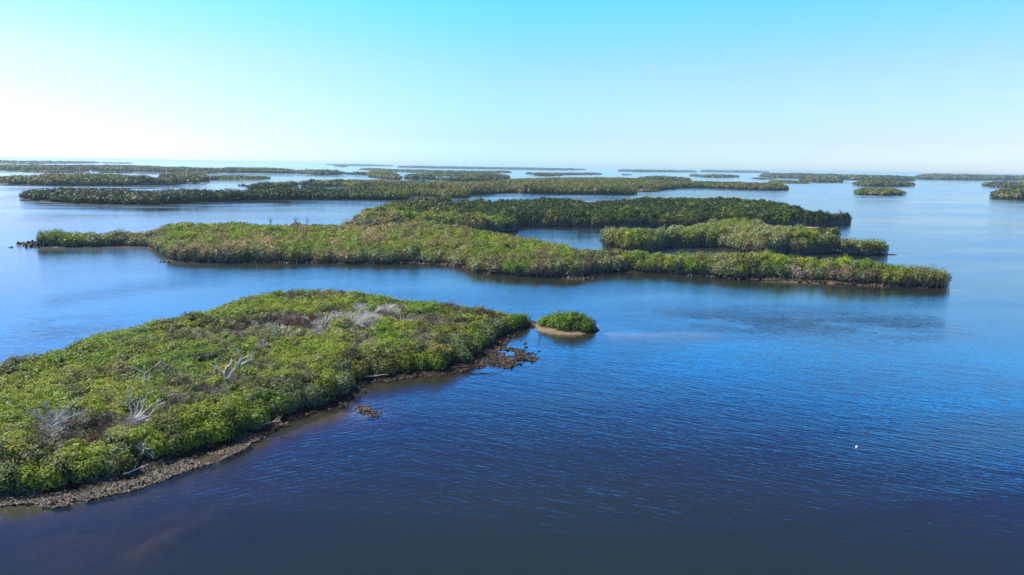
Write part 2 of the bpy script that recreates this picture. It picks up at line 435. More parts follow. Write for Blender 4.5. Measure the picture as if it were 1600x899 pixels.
S7 = island("thin flat islet left of the right hand mangrove coast", [strip([(1181, 279.8), (1192, 280.8), (1206, 280.5)], 50)], 7, hp=2.3, shore=1.8)
T1 = island("long mangrove coast on the right horizon, its western part", [strip([(1194, 277), (1240, 278.6), (1310, 280.5), (1350, 281.6), (1418, 282.3)], 420)], 15, hp=7, shore=1.8)
T2 = island("mauve grey mangrove island lying before the right horizon coast", [strip([(1254, 283.5), (1270, 284.6), (1300, 285), (1311, 284.4)], 70)], 11, hp=6, shore=1.8)
T3 = island("low grey mangrove tongue left of the mauve grey island", [strip([(1204, 285.3), (1230, 286.6), (1256, 286.9)], 60)], 8, hp=4, shore=1.8)
U = island("oblong mangrove island on the right, farther one of a pair", [strip([(1340, 289.8), (1360, 291.2), (1400, 291.6), (1419, 290.6)], 90)], 9.2, hp=8, shore=1.8)
V_ = island("oval mangrove island with orange tinted bushes on the right, nearer one of a pair", [strip([(1340, 303), (1355, 304.5), (1385, 305), (1408, 304.4)], 45)], 8.2, hp=9, shore=1.8)
W1 = island("dark slim strip in the gap of the right horizon coast", [strip([(1414, 279.2), (1428, 279.8), (1440, 279.6)], 120)], 12, hp=3.6, shore=1.8)
W2 = island("far right horizon coast of mangroves running out of frame", [strip([(1437, 280), (1490, 281), (1540, 281.7), (1600, 282.4), (1660, 283)], 420)], 15, hp=6.8, shore=1.8)
X1 = island("pale grey mangrove island at the right frame edge, farther of two", [strip([(1545, 291), (1570, 293), (1600, 293.6), (1660, 294.5)], 120)], 9.2, hp=7, shore=1.8)
X2 = island("olive mangrove island at the right frame edge, nearer of two", [strip([(1556, 308.5), (1575, 310.5), (1600, 311.3), (1660, 312.5)], 60)], 7.6, hp=12, shore=1.8)

# warp so that outlines read as natural shores
def warp(x, y):
    d = np.hypot(x, y)
    s = np.clip(d * 0.035, 2.2, 40.0)
    # level of detail in octaves, blended by distance
    a = np.clip(d * 0.0045, 0.35, 6.0)
    lv = np.log2(s); l0 = np.floor(lv); f = lv - l0
    wx = 0; wy = 0
    for k, wt in ((0, 1 - f), (1, f)):
        sc = 2.0 ** (l0 + k)
        wx = wx + wt * (fbm(x / sc, y / sc, 5, 3) - 0.5)
        wy = wy + wt * (fbm(x / sc + 31, y / sc - 12, 9, 3) - 0.5)
    return x + wx * 2 * a, y + wy * 2 * a

def sd_island(isl, x, y):
    best = np.full(x.shape, -1e9)
    which = np.zeros(x.shape, int)
    for i, pl in enumerate(isl['polys']):
        s = poly_sd(x, y, pl)
        which = np.where(s > best, i, which)
        best = np.maximum(best, s)
    return best, which

# shoals, bars and flats: (outline, top height, softness, sand amount)
def px_poly(pts, z=0.0):
    return resample([P(x, y, z) for x, y in pts])
SHOALS = [
    (px_poly([(820, 510), (840, 506), (856, 512), (885, 519), (928, 516), (930, 519), (905, 524), (880, 524), (850, 520), (838, 515), (825, 514)]), 0.10, 0.7, 0.55),
    (px_poly([(925, 516), (1000, 518), (1060, 518), (1110, 519), (1090, 523), (1000, 525), (940, 523)]), -0.10, 3.0, 0.5),
    (px_poly([(705, 572), (760, 548), (800, 545), (838, 552), (842, 565), (800, 575), (750, 580)]), 0.0, 1.6, 0.0),
    (px_poly([(0, 790), (-100, 815), (-100, 770), (60, 760), (250, 720), (400, 672), (415, 690), (370, 712), (300, 738), (230, 762), (150, 782), (80, 796)]), 0.03, 0.9, 0.0),
    (px_poly([(410, 690), (440, 672), (520, 640), (600, 640), (590, 652), (540, 654), (470, 672), (430, 690)]), -0.14, 1.5, 0.25),
    (px_poly([(548, 640), (570, 637), (592, 645), (585, 650), (560, 648)]), 0.0, 0.5, 0.1),
    (px_poly([(440, 668), (500, 640), (560, 612), (660, 592), (740, 578), (790, 545), (770, 575), (700, 592), (600, 612), (520, 650)]), -0.18, 1.5, 0.0),
    (px_poly([(20, 800), (150, 800), (320, 770), (420, 735), (440, 750), (330, 790), (240, 850), (150, 890), (0, 900)]), -0.62, 2.5, 0.1),
    (px_poly([(190, 860), (250, 820), (330, 785), (345, 795), (290, 830), (230, 868)]), -0.32, 1.2, 0.0),
    (px_poly([(870, 432), (912, 434), (935, 432), (925, 437), (890, 438)]), 0.08, 2.0, 0.12),
    (px_poly([(1462, 449), (1485, 451), (1515, 452), (1500, 455), (1470, 452)]), 0.06, 1.5, 0.3),
    (px_poly([(1374, 396), (1400, 397), (1418, 399), (1400, 400), (1380, 399)]), 0.10, 1.5, 0.7),
    (px_poly([(1000, 392), (1018, 389), (1030, 390), (1020, 393)]), 0.2, 1.0, 0.9),
    (px_poly([(1195, 440), (1300, 444), (1390, 448), (1470, 452), (1465, 449), (1300, 440), (1200, 435)]), 0.10, 0.6, 0.5),
    (px_poly([(100, 386), (200, 383), (260, 396), (275, 408), (262, 405), (240, 396), (200, 389), (140, 388)]), -0.05, 1.2, 0.0),
    (px_poly([(1305, 373.5), (1325, 374), (1341, 374), (1325, 375), (1308, 375)]), 0.15, 1.0, 0.0),
    (px_poly([(28, 383), (45, 382), (62, 384), (60, 386), (40, 385.5)]), 0.05, 1.0, 0.0),
    (px_poly([(575, 326), (590, 324), (600, 322), (590, 327)]), 0.15, 1.5, 0.0),
    (px_poly([(1245, 353), (1275, 355), (1290, 354), (1275, 356.5), (1250, 356)]), 0.15, 1.0, 0.7),
]

def terrain(x0, y0):
    """height of the bottom / shore and sand amount"""
    x, y = warp(x0, y0)
    z = np.full(x.shape, -3.0)
    sand = np.zeros(x.shape)
    rough = fbm(x0 / 1.3, y0 / 1.3, 21, 4) - 0.5
    rough2 = fbm(x0 / 7, y0 / 7, 24, 3) - 0.5
    r_all = np.hypot(x0, y0)
    for isl in ISL:
        for pl in isl['polys']:
            pad = 14 + isl['shore'] * 4
            mn = pl.min(0) - pad; mxx = pl.max(0) + pad
            k = (x > mn[0]) & (x < mxx[0]) & (y > mn[1]) & (y < mxx[1])
            if not k.any(): continue
            s = poly_sd(x[k], y[k], pl)
            w = isl['shore']
            h = np.where(s > 0, 0.30 + 0.1 * smooth(s, 0, 5), 0.30 + s * (0.30 / w))
            h = np.where(s < -w, -(-s - w) * 0.14, h)
            z[k] = np.maximum(z[k], h)
    for pl, top, soft, sa in SHOALS:
        pad = soft * 5 + 2
        mn = pl.min(0) - pad; mxx = pl.max(0) + pad
        k = (x > mn[0]) & (x < mxx[0]) & (y > mn[1]) & (y < mxx[1])
        if not k.any(): continue
        s = poly_sd(x[k], y[k], pl)
        h = top - (1 - smooth(s, -soft, soft)) * 0.5 + np.minimum(0, s + soft) * 0.16
        win = h > z[k] - 0.1
        z[k] = np.maximum(z[k], h)
        sk = sand[k]; sk = np.where(win, np.maximum(sk, sa * smooth(s, -soft * 1.4, soft * 0.4)), sk); sand[k] = sk
    damp = np.clip(60 / r_all, 0.3, 1)
    z = z + rough * 0.20 * np.clip(damp * 1.3, 0, 1) + rough2 * 0.12
    return z, sand

def polar_grid():
    r = [9.0]
    while r[-1] < 32000: r.append(r[-1] * (1.0075 if r[-1] < 300 else (1.011 if r[-1] < 1500 else 1.05)))
    r = np.array(r)
    a = np.concatenate([np.linspace(-180, -48, 34)[:-1], np.linspace(-48, 48, 880)[:-1], np.linspace(48, 180, 34)])
    A_, R_ = np.meshgrid(np.radians(a), r)
    X = np.sin(A_) * R_; Y = np.cos(A_) * R_
    nr, na = A_.shape
    idx = np.arange(nr * na).reshape(nr, na)
    q = np.stack([idx[:-1, :-1], idx[:-1, 1:], idx[1:, 1:], idx[1:, :-1]], -1).reshape(-1, 4)
    return X.ravel(), Y.ravel(), q, idx

GX, GY, GQ, GI = polar_grid()
GZ, GS = terrain(GX, GY)
far = np.hypot(GX, GY) > 9000
GZ[far] = -3

def point_attr(me, name, v):
    a = me.attributes.new(name, 'FLOAT', 'POINT'); a.data.foreach_set("value", np.ascontiguousarray(v, np.float32))

V = np.stack([GX, GY, GZ], 1)
# close the hole under the camera with one fan ring
me = mesh_np("ground", V, GQ, M_GROUND, smooth_f=True)
point_attr(me, "sand", GS)
g = tag(link("ground", me), "muddy shore and shallow bottom around the mangrove islands", "ground", kind='structure')

def quad_to(vx, vy, pts):
    return poly_sd(vx, vy, resample([P(*p) for p in pts]))
rip = smooth(quad_to(GX, GY, [(1040, 505), (1100, 495), (1200, 491), (1330, 496), (1450, 503), (1470, 514), (1380, 519), (1250, 516), (1130, 514)]), -9, 5)
rip *= smooth(fbm(GX / 9, GY / 5, 44, 4), 0.25, 0.6)
rip2 = smooth(quad_to(GX, GY, [(20, 520), (60, 498), (150, 495), (130, 515), (60, 535)]), -6, 5) * smooth(fbm(GX / 5, GY / 4, 45, 4), 0.3, 0.6) * 0.5
rip3 = smooth(quad_to(GX, GY, [(60, 470), (180, 450), (320, 432), (300, 445), (170, 465), (80, 478)]), -8, 5) * 0.45
rip = np.maximum(rip, np.maximum(rip2, rip3))
lee = smooth(GX, -2.0, -16.0 + 0 * GX) if False else 1 - smooth(GX + 6 * (fbm(GX / 12, GY / 12, 61, 2) - .5) * 2, -14, 2)
wm = mesh_np("water", np.stack([GX, GY, np.zeros_like(GX)], 1), GQ, M_WATER, smooth_f=True)
point_attr(wm, "depth", np.clip(-GZ, 0, 4))
point_attr(wm, "ripple", rip)
point_attr(wm, "lee", lee)
tag(link("water", wm), "calm rippled blue bay water around the islands", "water", kind='structure')

# ------------------------------------------------------------------ vegetation
PAL = {
    'green':  ((0.080, 0.170, 0.010), (0.130, 0.235, 0.014)),
    'lime':   ((0.150, 0.225, 0.010), (0.210, 0.270, 0.016)),
    'olive':  ((0.105, 0.135, 0.025), (0.170, 0.185, 0.040)),
    'dark':   ((0.016, 0.038, 0.007), (0.034, 0.062, 0.012)),
    'silver': ((0.120, 0.170, 0.070), (0.200, 0.240, 0.120)),
    'yellow': ((0.220, 0.220, 0.020), (0.300, 0.240, 0.030)),
    'tan':    ((0.200, 0.160, 0.080), (0.290, 0.230, 0.130)),
    'rust':   ((0.100, 0.042, 0.028), (0.160, 0.070, 0.045)),
    'twig':   ((0.180, 0.140, 0.115), (0.300, 0.250, 0.210)),
    'pale':   ((0.360, 0.360, 0.310), (0.560, 0.550, 0.500)),
    'mauve':  ((0.080, 0.062, 0.052), (0.140, 0.110, 0.090)),
}
KEYS = list(PAL)
LO = np.array([PAL[k][0] for k in KEYS]); HI = np.array([PAL[k][1] for k in KEYS])
KI = {k: i for i, k in enumerate(KEYS)}
BARE = np.array([k in ('rust', 'twig', 'pale', 'mauve') for k in KEYS])

def unit(v): return v / (np.linalg.norm(v, axis=1, keepdims=True) + 1e-9)

def quads(C, A_, B2_, keep_col):
    """rhombic leaves: centre C, half axes A, B"""
    n = len(C)
    V = np.empty((n, 4, 3), np.float32)
    V[:, 0] = C - A_; V[:, 1] = C + B2_ - A_ * 0.1; V[:, 2] = C + A_; V[:, 3] = C - B2_ - A_ * 0.1
    return V.reshape(-1, 3), np.arange(n * 4, dtype=np.int32).reshape(n, 4), keep_col

def crowns_for(isl, spacing):
    pts = []
    polys = isl['polys']
    mn = np.min([p.min(0) for p in polys], 0) - 2; mx = np.max([p.max(0) for p in polys], 0) + 2
    far_r = np.hypot(*(0.5 * (mn + mx)))
    nx = int((mx[0] - mn[0]) / spacing) + 2; ny = int((mx[1] - mn[1]) / spacing * 1.15) + 2
    gx, gy = np.meshgrid(np.arange(nx), np.arange(ny))
    gx = mn[0] + (gx + 0.5 * (gy % 2) + rng.uniform(-.38, .38, gx.shape)) * spacing
    gy = mn[1] + (gy + rng.uniform(-.38, .38, gy.shape)) * spacing / 1.15
    gx = gx.ravel(); gy = gy.ravel()
    ang = np.abs(np.arctan2(gx, gy)) < math.radians(47)
    gx, gy = gx[ang & (gy > 5)], gy[ang & (gy > 5)]
    wx, wy = warp(gx, gy)
    s, w = sd_island(isl, wx, wy)
    k = s > (-0.15 * spacing if isl['style'] != 'far' else -0.30 * spacing)
    return gx[k], gy[k], s[k], w[k]

def pick(prob_list, n, u):
    """prob_list: list of (key, weight array) -> species index"""
    W = np.stack([np.broadcast_to(w, (n,)) for _, w in prob_list], 1)
    W = np.cumsum(W, 1); W = W / W[:, -1:]
    j = (u[:, None] > W).sum(1)
    return np.array([KI[k] for k, _ in prob_list])[np.clip(j, 0, len(prob_list) - 1)]

def blob(x, y, pts):
    v = np.zeros(x.shape)
    for px, py, z, r, amt in pts:
        bx, by = P(px, py, z)
        # patches are seen foreshortened; they lie along the line of sight too
        v = np.maximum(v, amt * np.exp(-(((x - bx) / r) ** 2 + ((y - by) / (r * 1.5)) ** 2)))
    return v

def species(isl, x, y, s):
    n = len(x); q_ = np.hypot(x, y) * 0.02 + 0.8
    u = np.clip(0.55 * rng.random(n) + 0.45 * smooth(fbm(x / q_, y / q_, 63, 2), 0.2, 0.8), 0, 0.9999)
    st = isl['style']
    if st == 'near':
        lf = fbm(x / 9, y / 9, 70, 3); lf2 = fbm(x / 6, y / 6, 75, 3); lf3 = fbm(x / 4, y / 4, 79, 3)
        edge = 1 - smooth(s, 0.4, 3.0)
        front = smooth(-(x * 0 + 1) * 0 + edge, 0, 1)
        tw = smooth(lf2, 0.45, 0.62)
        rust = blob(x, y, [(475, 505, 2, 4.2, 6), (430, 492, 2, 3.2, 3.5), (400, 520, 2, 3.5, 2.5), (330, 512, 2, 4, 2), (300, 490, 2, 3, 3), (610, 490, 2, 4, 3), (520, 462, 2, 4, 1.6), (360, 470, 2, 4, 2)])
        pale = blob(x, y, [(545, 495, 2, 3.6, 9), (585, 490, 2, 3.0, 6), (435, 520, 2, 2.2, 5), (220, 652, 2, 1.3, 2), (95, 655, 2, 1.5, 2), (230, 690, 2, 1.5, 1.6), (165, 690, 2, 1.3, 1.4)])
        lm = smooth(lf, 0.40, 0.62)
        if isl is not A: edge = edge * 0 + 2.2; lm = lm * 0.3
        sp = pick([('green', 1.25 - 0.7 * lm), ('lime', 0.30 + 0.7 * lm), ('olive', 0.35), ('dark', 0.40), ('silver', 0.25 + 1.6 * edge * smooth(lf3, .3, .6)),
                   ('yellow', 0.02 + 0.04 * lm), ('twig', 0.08 + 0.85 * tw * (1 - edge)), ('rust', 0.02 + 0.16 * smooth(lf3, .55, .7) + 0.30 * rust), ('pale', 0.01 + pale), ('mauve', 0.04 + 0.35 * tw * (1 - edge) + 0.2 * rust), ('tan', 0.04 + 0.12 * tw)], n, u)
    elif st == 'mid':
        lf = fbm(x / 40, y / 25, 80, 3); lf2 = fbm(x / 14, y / 14, 85, 3)
        edge = 1 - smooth(s, 1.0, 5.0)
        zone = isl.get('zone')
        lime = smooth(lf, 0.38, 0.6); tn = smooth(lf2, 0.52, 0.68)
        if isl is CI:
            # the lobe in front is lime, the mass behind the lagoon dark
            back = smooth(y, 205, 235) * smooth(x, -60, -20) + smooth(y, 250, 262) * (1 - smooth(x, -60, -20))
            back = np.clip(back, 0, 1)
            cen = blob(x, y, [(500, 378, 2, 26, 1), (420, 376, 2, 22, .8), (560, 380, 2, 20, .6)])
            topb = smooth(x, 40, 70) * smooth(y, 330, 380)
            sp = pick([('green', 0.8 * (1 - back) + 0.25), ('lime', (0.1 + 0.7 * lime) * (1 - back) * (1 - 0.6 * edge) + 0.8 * topb), ('olive', 0.9), ('dark', 0.15 + 5.0 * back * (1 - topb)),
                       ('silver', 0.12 + 1.1 * edge * (1 - back)), ('yellow', 0.02 * (1 - back) + 0.18 * topb), ('tan', 0.10 + 0.5 * tn * (1 - back) + 1.6 * cen), ('rust', 0.03 + 0.12 * tn), ('mauve', 0.05 + 0.40 * tn + 0.7 * edge), ('twig', 0.05 + 0.4 * edge * (1 - back))], n, u)
        elif isl is D:
            sp = pick([('green', 0.5), ('lime', 0.35), ('olive', 0.9), ('silver', 1.3), ('tan', 0.45), ('yellow', 0.2), ('dark', 0.25), ('mauve', 0.05)], n, u)
        else:
            sp = pick([('green', 0.5), ('olive', 0.8), ('dark', 0.8), ('mauve', 0.15)], n, u)
    else:
        d = np.hypot(x, y)
        lf = fbm(x / (d * .1), y / (d * .25), 90, 3)
        dk = smooth(lf, .5, .62)
        tn = 0.3
        if isl is F:
            west = 1 - smooth(x, -130, -40); west *= smooth(-y, -560, -480)
            sp = pick([('green', 0.3), ('olive', 1.2 * (1 - west) + .2), ('dark', 0.25 + 2.4 * west), ('tan', 0.4 * (1 - west)), ('lime', 0.15), ('silver', 0.08 * (1 - west)), ('mauve', 0.12)], n, u)
        elif isl is V_:
            sp = pick([('olive', 1.0), ('yellow', 0.25), ('tan', 0.4), ('green', .4), ('dark', .4), ('mauve', .1)], n, u)
        else:
            sp = pick([('green', 0.3), ('olive', 1.0), ('dark', 0.35 + .4 * dk), ('tan', 0.3), ('silver', 0.08), ('mauve', 0.2), ('lime', .1)], n, u)
    return sp

def icodome():
    # low dome made of rings, open below
    rings = [(1.0, -0.25), (0.97, 0.2), (0.75, 0.62), (0.4, 0.9), (0.0, 1.0)]
    k = 8; V = []; Fc = []
    for r, z in rings[:-1]:
        for j in range(k):
            a = 2 * math.pi * j / k; V.append((r * math.cos(a), r * math.sin(a), z))
    V.append((0, 0, 1.0))
    for i in range(len(rings) - 2):
        for j in range(k):
            Fc.append((i * k + j, i * k + (j + 1) % k, (i + 1) * k + (j + 1) % k, (i + 1) * k + j))
    t_ = len(V) - 1; b = (len(rings) - 2) * k
    for j in range(0, k, 2):
        Fc.append((b + j, b + (j + 1) % k, b + (j + 2) % k, t_))
    return np.array(V, np.float32), np.array(Fc, np.int32)
DV, DF = icodome()

def sticks(P0, P1, r0, r1, colr):
    """three sided tapering sticks"""
    n = len(P0); ax = unit(P1 - P0)
    ref = np.where(np.abs(ax[:, 2:3]) > 0.9, np.array([[1., 0, 0]]), np.array([[0., 0, 1.]]))
    u_ = unit(np.cross(ax, ref)); v_ = np.cross(ax, u_)
    V = np.empty((n, 6, 3), np.float32)
    for j in range(3):
        a = 2 * math.pi * j / 3
        o_ = u_ * math.cos(a) + v_ * math.sin(a)
        V[:, j] = P0 + o_ * r0[:, None]; V[:, 3 + j] = P1 + o_ * r1[:, None]
    base = (np.arange(n) * 6)[:, None]
    q = np.array([[0, 1, 4, 3], [1, 2, 5, 4], [2, 0, 3, 5]])
    Fq = (base[:, None] + q[None]).reshape(-1, 4)
    return V.reshape(-1, 3), Fq.astype(np.int32), np.repeat(colr, 3, 0)

def merge(parts):
    Vs, Fs, Cs = [], [], []; o = 0
    for v, f, c in parts:
        if len(v) == 0: continue
        Vs.append(v); Fs.append(f + o); Cs.append(c); o += len(v)
    return np.concatenate(Vs), np.concatenate(Fs), np.concatenate(Cs)

TOTAL = 0
def build_island(isl):
    global TOTAL
    polys = isl['polys']; st = isl['style']; H = isl['H']
    Hs = np.array(isl.get('Hs', [H] * len(polys)))
    ctr = np.concatenate(polys)
    dmin = np.hypot(ctr[:, 0], ctr[:, 1]).min()
    if st == 'near': sp_ = 0.92
    elif st == 'mid': sp_ = 1.6
    else: sp_ = min(max(dmin * 0.0050, 2.6), 13)
    if st == 'far' and len(polys) == 1 and (ctr[:, 0].max() - ctr[:, 0].min()) < sp_ * 6: sp_ *= 0.5
    x, y, s, w = crowns_for(isl, sp_)
    n = len(x)
    if n == 0: print("EMPTY", isl['label']); return
    d = np.hypot(x, y)
    sp = species(isl, x, y, s)
    Hl = Hs[w]
    edge = smooth(s, 0, sp_ * (2.2 if st != 'far' else 1.6))
    lf = fbm(x / (sp_ * 5), y / (sp_ * 5), 33, 3)
    top = Hl * (0.74 + 0.26 * edge) * (0.80 + 0.42 * (lf - 0.5) * 2 * 0.6 + (0.09 if st == 'near' else 0.12) * rng.uniform(-1, 1, n) + 0.12)
    if st == 'mid':
        big = rng.random(n) ** 3
        top = top * (0.92 + 0.30 * (fbm(x / 22, y / 22, 37, 3) - 0.5) * 2 * 0.8 + 0.14 * big)
    if isl is B_: top *= 0.62 + 0.38 * smooth(s, 0.0, 1.8)
    R = sp_ * rng.uniform(*((0.62, 1.05) if st == 'near' else (0.62, 1.12)), n)
    bare = BARE[sp] & (st == 'near')
    top = np.where(bare, top * rng.uniform(0.95, 1.15, n), top)
    Rz = np.clip(top * 0.55, 0.4 * R, 1.25 * R)
    if st == 'near': Rz = np.clip(top * np.where(s < 1.8, 0.60, 0.48), 0.4 * R, np.where(s < 1.0, 1.15, 0.85) * R)
    if st != 'near': Rz = np.clip(top * 0.62, 0.5 * R, np.where(s > sp_ * 1.3, 0.85, 1.7) * R)
    cz = top - Rz
    base = (rng.random((n, 1)) * (HI[sp] - LO[sp]) + LO[sp]) * 1.12
    base *= rng.uniform(0.80, 1.25, (n, 1))
    parts = []
    # inner body of every crown: shade under the leaf shell, painted as darker colour
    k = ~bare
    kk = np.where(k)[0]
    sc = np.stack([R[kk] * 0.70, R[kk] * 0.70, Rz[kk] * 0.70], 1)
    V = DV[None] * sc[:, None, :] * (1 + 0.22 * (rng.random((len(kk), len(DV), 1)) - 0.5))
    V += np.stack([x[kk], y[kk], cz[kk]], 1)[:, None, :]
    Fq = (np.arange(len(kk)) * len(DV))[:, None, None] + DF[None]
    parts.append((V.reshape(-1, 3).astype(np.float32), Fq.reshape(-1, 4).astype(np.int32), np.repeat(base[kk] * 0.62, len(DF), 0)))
    # leaf shell
    lk = {'near': 0.00125, 'mid': 0.0016, 'far': 0.0017}[st]
    Lf = np.clip(d * lk, 0.062, 1e9)
    Lf = np.minimum(Lf, R * 0.42)
    cov = {'near': 1.6, 'mid': 1.6, 'far': 1.3}[st]
    leaves_per = {'near': 5, 'mid': 1, 'far': 1}[st]
    area = 2 * math.pi * R * (0.45 * R + 0.55 * Rz)
    cnt = (area / (Lf * Lf * (3.2 if st == 'near' else 0.9)) * cov).astype(int)
    cnt = np.clip(cnt, 6, 1200); cnt[bare] = 0
    ci = np.repeat(np.arange(n), cnt)
    m_ = len(ci)
    th = rng.random(m_) * 2 * math.pi
    zz = rng.uniform(-0.45 if st != 'mid' else -0.2, 1.0, m_); rr = np.sqrt(1 - zz ** 2)
    nrm = np.stack([rr * np.cos(th), rr * np.sin(th), zz], 1)
    # lumpy shell: sub-clumps push in and out
    lump = fbm((x[ci] + nrm[:, 0] * R[ci]) / (R[ci] * 0.30), (y[ci] + nrm[:, 1] * R[ci] + nrm[:, 2] * R[ci] * .7) / (R[ci] * 0.30), 50, 2)
    rad = 0.72 + 0.55 * lump + 0.08 * rng.standard_normal(m_)
    C = np.stack([x[ci] + nrm[:, 0] * R[ci] * rad, y[ci] + nrm[:, 1] * R[ci] * rad, cz[ci] + nrm[:, 2] * Rz[ci] * rad], 1)
    C[:, 2] = np.maximum(C[:, 2], 0.25 + 0.2 * rng.random(m_))
    lv_ = {'near': 0.9, 'mid': 0.7, 'far': 0.5}[st]
    colr = base[ci] * (1 - lv_ / 2 + lv_ * rng.random((m_, 1)))
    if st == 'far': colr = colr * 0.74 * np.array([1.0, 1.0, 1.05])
    nb = rng.random(m_) < 0.38
    cj = np.clip(ci + rng.integers(-2, 3, m_), 0, n - 1); cj = np.where(bare[cj], ci, cj)
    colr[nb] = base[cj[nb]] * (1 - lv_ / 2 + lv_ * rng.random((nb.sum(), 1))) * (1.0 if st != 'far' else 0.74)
    # scattered old leaves: a few yellow and brown ones
    odd = rng.random(m_) < 0.02
    colr[odd] = LO[KI['yellow']] * 0.8
    if leaves_per > 1:
        L = Lf[ci]
        C2 = np.repeat(C, leaves_per, 0); N2 = np.repeat(unit(nrm + 0.8 * np.array([0, 0, 1.0])), leaves_per, 0)
        L2 = np.repeat(L, leaves_per) * rng.uniform(0.75, 1.25, m_ * leaves_per)
        t = rng.standard_normal((len(C2), 3))
        t = unit(t - (t * N2).sum(1, keepdims=True) * N2)
        ax = unit(t + N2 * rng.uniform(-0.1, 0.9, (len(C2), 1)))
        bi = unit(np.cross(ax, N2 + 0.35 * rng.standard_normal((len(C2), 3))))
        cc = C2 + ax * (L2 * 0.62)[:, None]
        cr2 = np.repeat(colr, leaves_per, 0) * rng.uniform(0.85, 1.15, (len(C2), 1))
        parts.append(quads(cc, ax * (L2 * 0.62)[:, None], bi * (L2 * 0.30)[:, None], cr2))
    else:
        L = Lf[ci] * rng.uniform(0.7, 1.3, m_)
        nn = unit(nrm + 0.75 * rng.standard_normal((m_, 3)))
        t = unit(np.cross(nn, rng.standard_normal((m_, 3))))
        b2 = np.cross(nn, t)
        parts.append(quads(C, t * (L * 0.52)[:, None], b2 * (L * 0.34)[:, None], colr))
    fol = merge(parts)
    # twiggy bare bushes
    tw_parts = []
    bi_ = np.where(bare)[0]
    if len(bi_):
        per = np.clip((26 * R[bi_] * np.clip(60 / d[bi_], 0.8, 2.0) * 2.2), 20, 110).astype(int)
        c2 = np.repeat(bi_, per); k_ = len(c2)
        th = rng.random(k_) * 2 * math.pi; zz = rng.uniform(-0.05, 1.0, k_); rr = np.sqrt(1 - zz ** 2)
        dr = np.stack([rr * np.cos(th), rr * np.sin(th), zz], 1)
        e1 = rng.uniform(0.80, 1.15, k_); e0 = e1 * rng.uniform(0.25, 0.6, k_)
        S = np.stack([R[c2] * 1.05, R[c2] * 1.05, Rz[c2] * 1.25], 1)
        O = np.stack([x[c2], y[c2], cz[c2]], 1)
        P0 = O + dr * S * e0[:, None] + 0.05 * rng.standard_normal((k_, 3))
        P1 = O + unit(dr + 0.35 * rng.standard_normal((k_, 3))) * S * e1[:, None]
        P0[:, 2] = np.maximum(P0[:, 2], 0.3); P1[:, 2] = np.maximum(P1[:, 2], 0.35)
        rad0 = np.clip(d[c2] * 0.00020, 0.008, 1)
        tw_parts.append(sticks(P0, P1, rad0 * 1.2, rad0 * 0.4, base[c2] * rng.uniform(0.7, 1.25, (k_, 1))))
        # fork twigs off the tips, small and dense
        f = rng.integers(0, k_, k_ * 2)
        Q0 = P0[f] * 0.4 + P1[f] * 0.6
        Q1 = Q0 + unit(dr[f] + 0.9 * rng.standard_normal((len(f), 3))) * (R[c2[f]] * rng.uniform(0.12, 0.35, len(f)))[:, None]
        tw_parts.append(sticks(Q0, Q1, rad0[f] * .9, rad0[f] * 0.35, base[c2[f]] * rng.uniform(0.75, 1.3, (len(f), 1))))
    # stems along the shore
    st_parts = []
    if st != 'far':
        e = np.where(s < (2.2 if st == 'near' else 4.5))[0]
        per = 9 if st == 'near' else 8
        c3 = np.repeat(e, per); k_ = len(c3)
        a = rng.random(k_) * 2 * math.pi; q = rng.uniform(0.1, 1.0, k_) * R[c3]
        P0 = np.stack([x[c3] + np.cos(a) * q, y[c3] + np.sin(a) * q, np.full(k_, 0.05)], 1)
        P1 = np.stack([x[c3] + np.cos(a) * q * 0.8 + rng.normal(0, .25, k_) * R[c3], y[c3] + np.sin(a) * q * .8 + rng.normal(0, .25, k_) * R[c3], cz[c3] + Rz[c3] * rng.uniform(0.0, 0.75, k_)], 1)
        rad0 = np.clip(d[c3] * 0.00030, 0.018, 1)
        g_ = rng.uniform(0.45, 1.0, (k_, 1)) * np.array([[0.22, 0.19, 0.16]])
        st_parts.append(sticks(P0, P1, rad0 * 1.3, rad0 * 0.7, g_))
        # outer stems that curve out past the leaves of the seaward face
        out_ = e[s[e] < (1.2 if st == 'near' else 2.6)]
        c4 = np.repeat(out_, 5 if st == 'near' else 12); k_ = len(c4)
        if k_:
            eps = 0.6
            wx, wy = warp(x[out_], y[out_]); s0, _ = sd_island(isl, wx, wy)
            sx, _ = sd_island(isl, wx + eps, wy); sy, _ = sd_island(isl, wx, wy + eps)
            gr = np.stack([s0 - sx, s0 - sy, np.zeros(len(out_))], 1); gr = unit(gr)
            gr = np.repeat(gr, 5 if st == 'near' else 12, 0)
            tg = np.stack([-gr[:, 1], gr[:, 0], np.zeros(k_)], 1)
            off = rng.uniform(-1, 1, (k_, 1)) * R[c4][:, None] * 1.1
            O = np.stack([x[c4], y[c4], np.zeros(k_)], 1) + gr * (R[c4] * rng.uniform(0.35, 0.9, k_))[:, None] + tg * off
            O[:, 2] = 0.05
            hgt = top[c4] * rng.uniform(0.35, 0.85, k_)
            P1 = O + gr * (R[c4] * rng.uniform(-0.2, 0.35, k_))[:, None] + tg * rng.normal(0, .25, (k_, 1)) * R[c4][:, None]; P1[:, 2] = hgt
            rad0 = np.clip(d[c4] * 0.00034, 0.012, 1)
            g_ = rng.uniform(0.4, 1.0, (k_, 1)) * np.array([[0.34, 0.31, 0.28]])
            st_parts.append(sticks(O, P1, rad0, rad0 * 0.6, g_))
    small = st == 'far'
    nf = len(fol[1]); TOTAL += nf
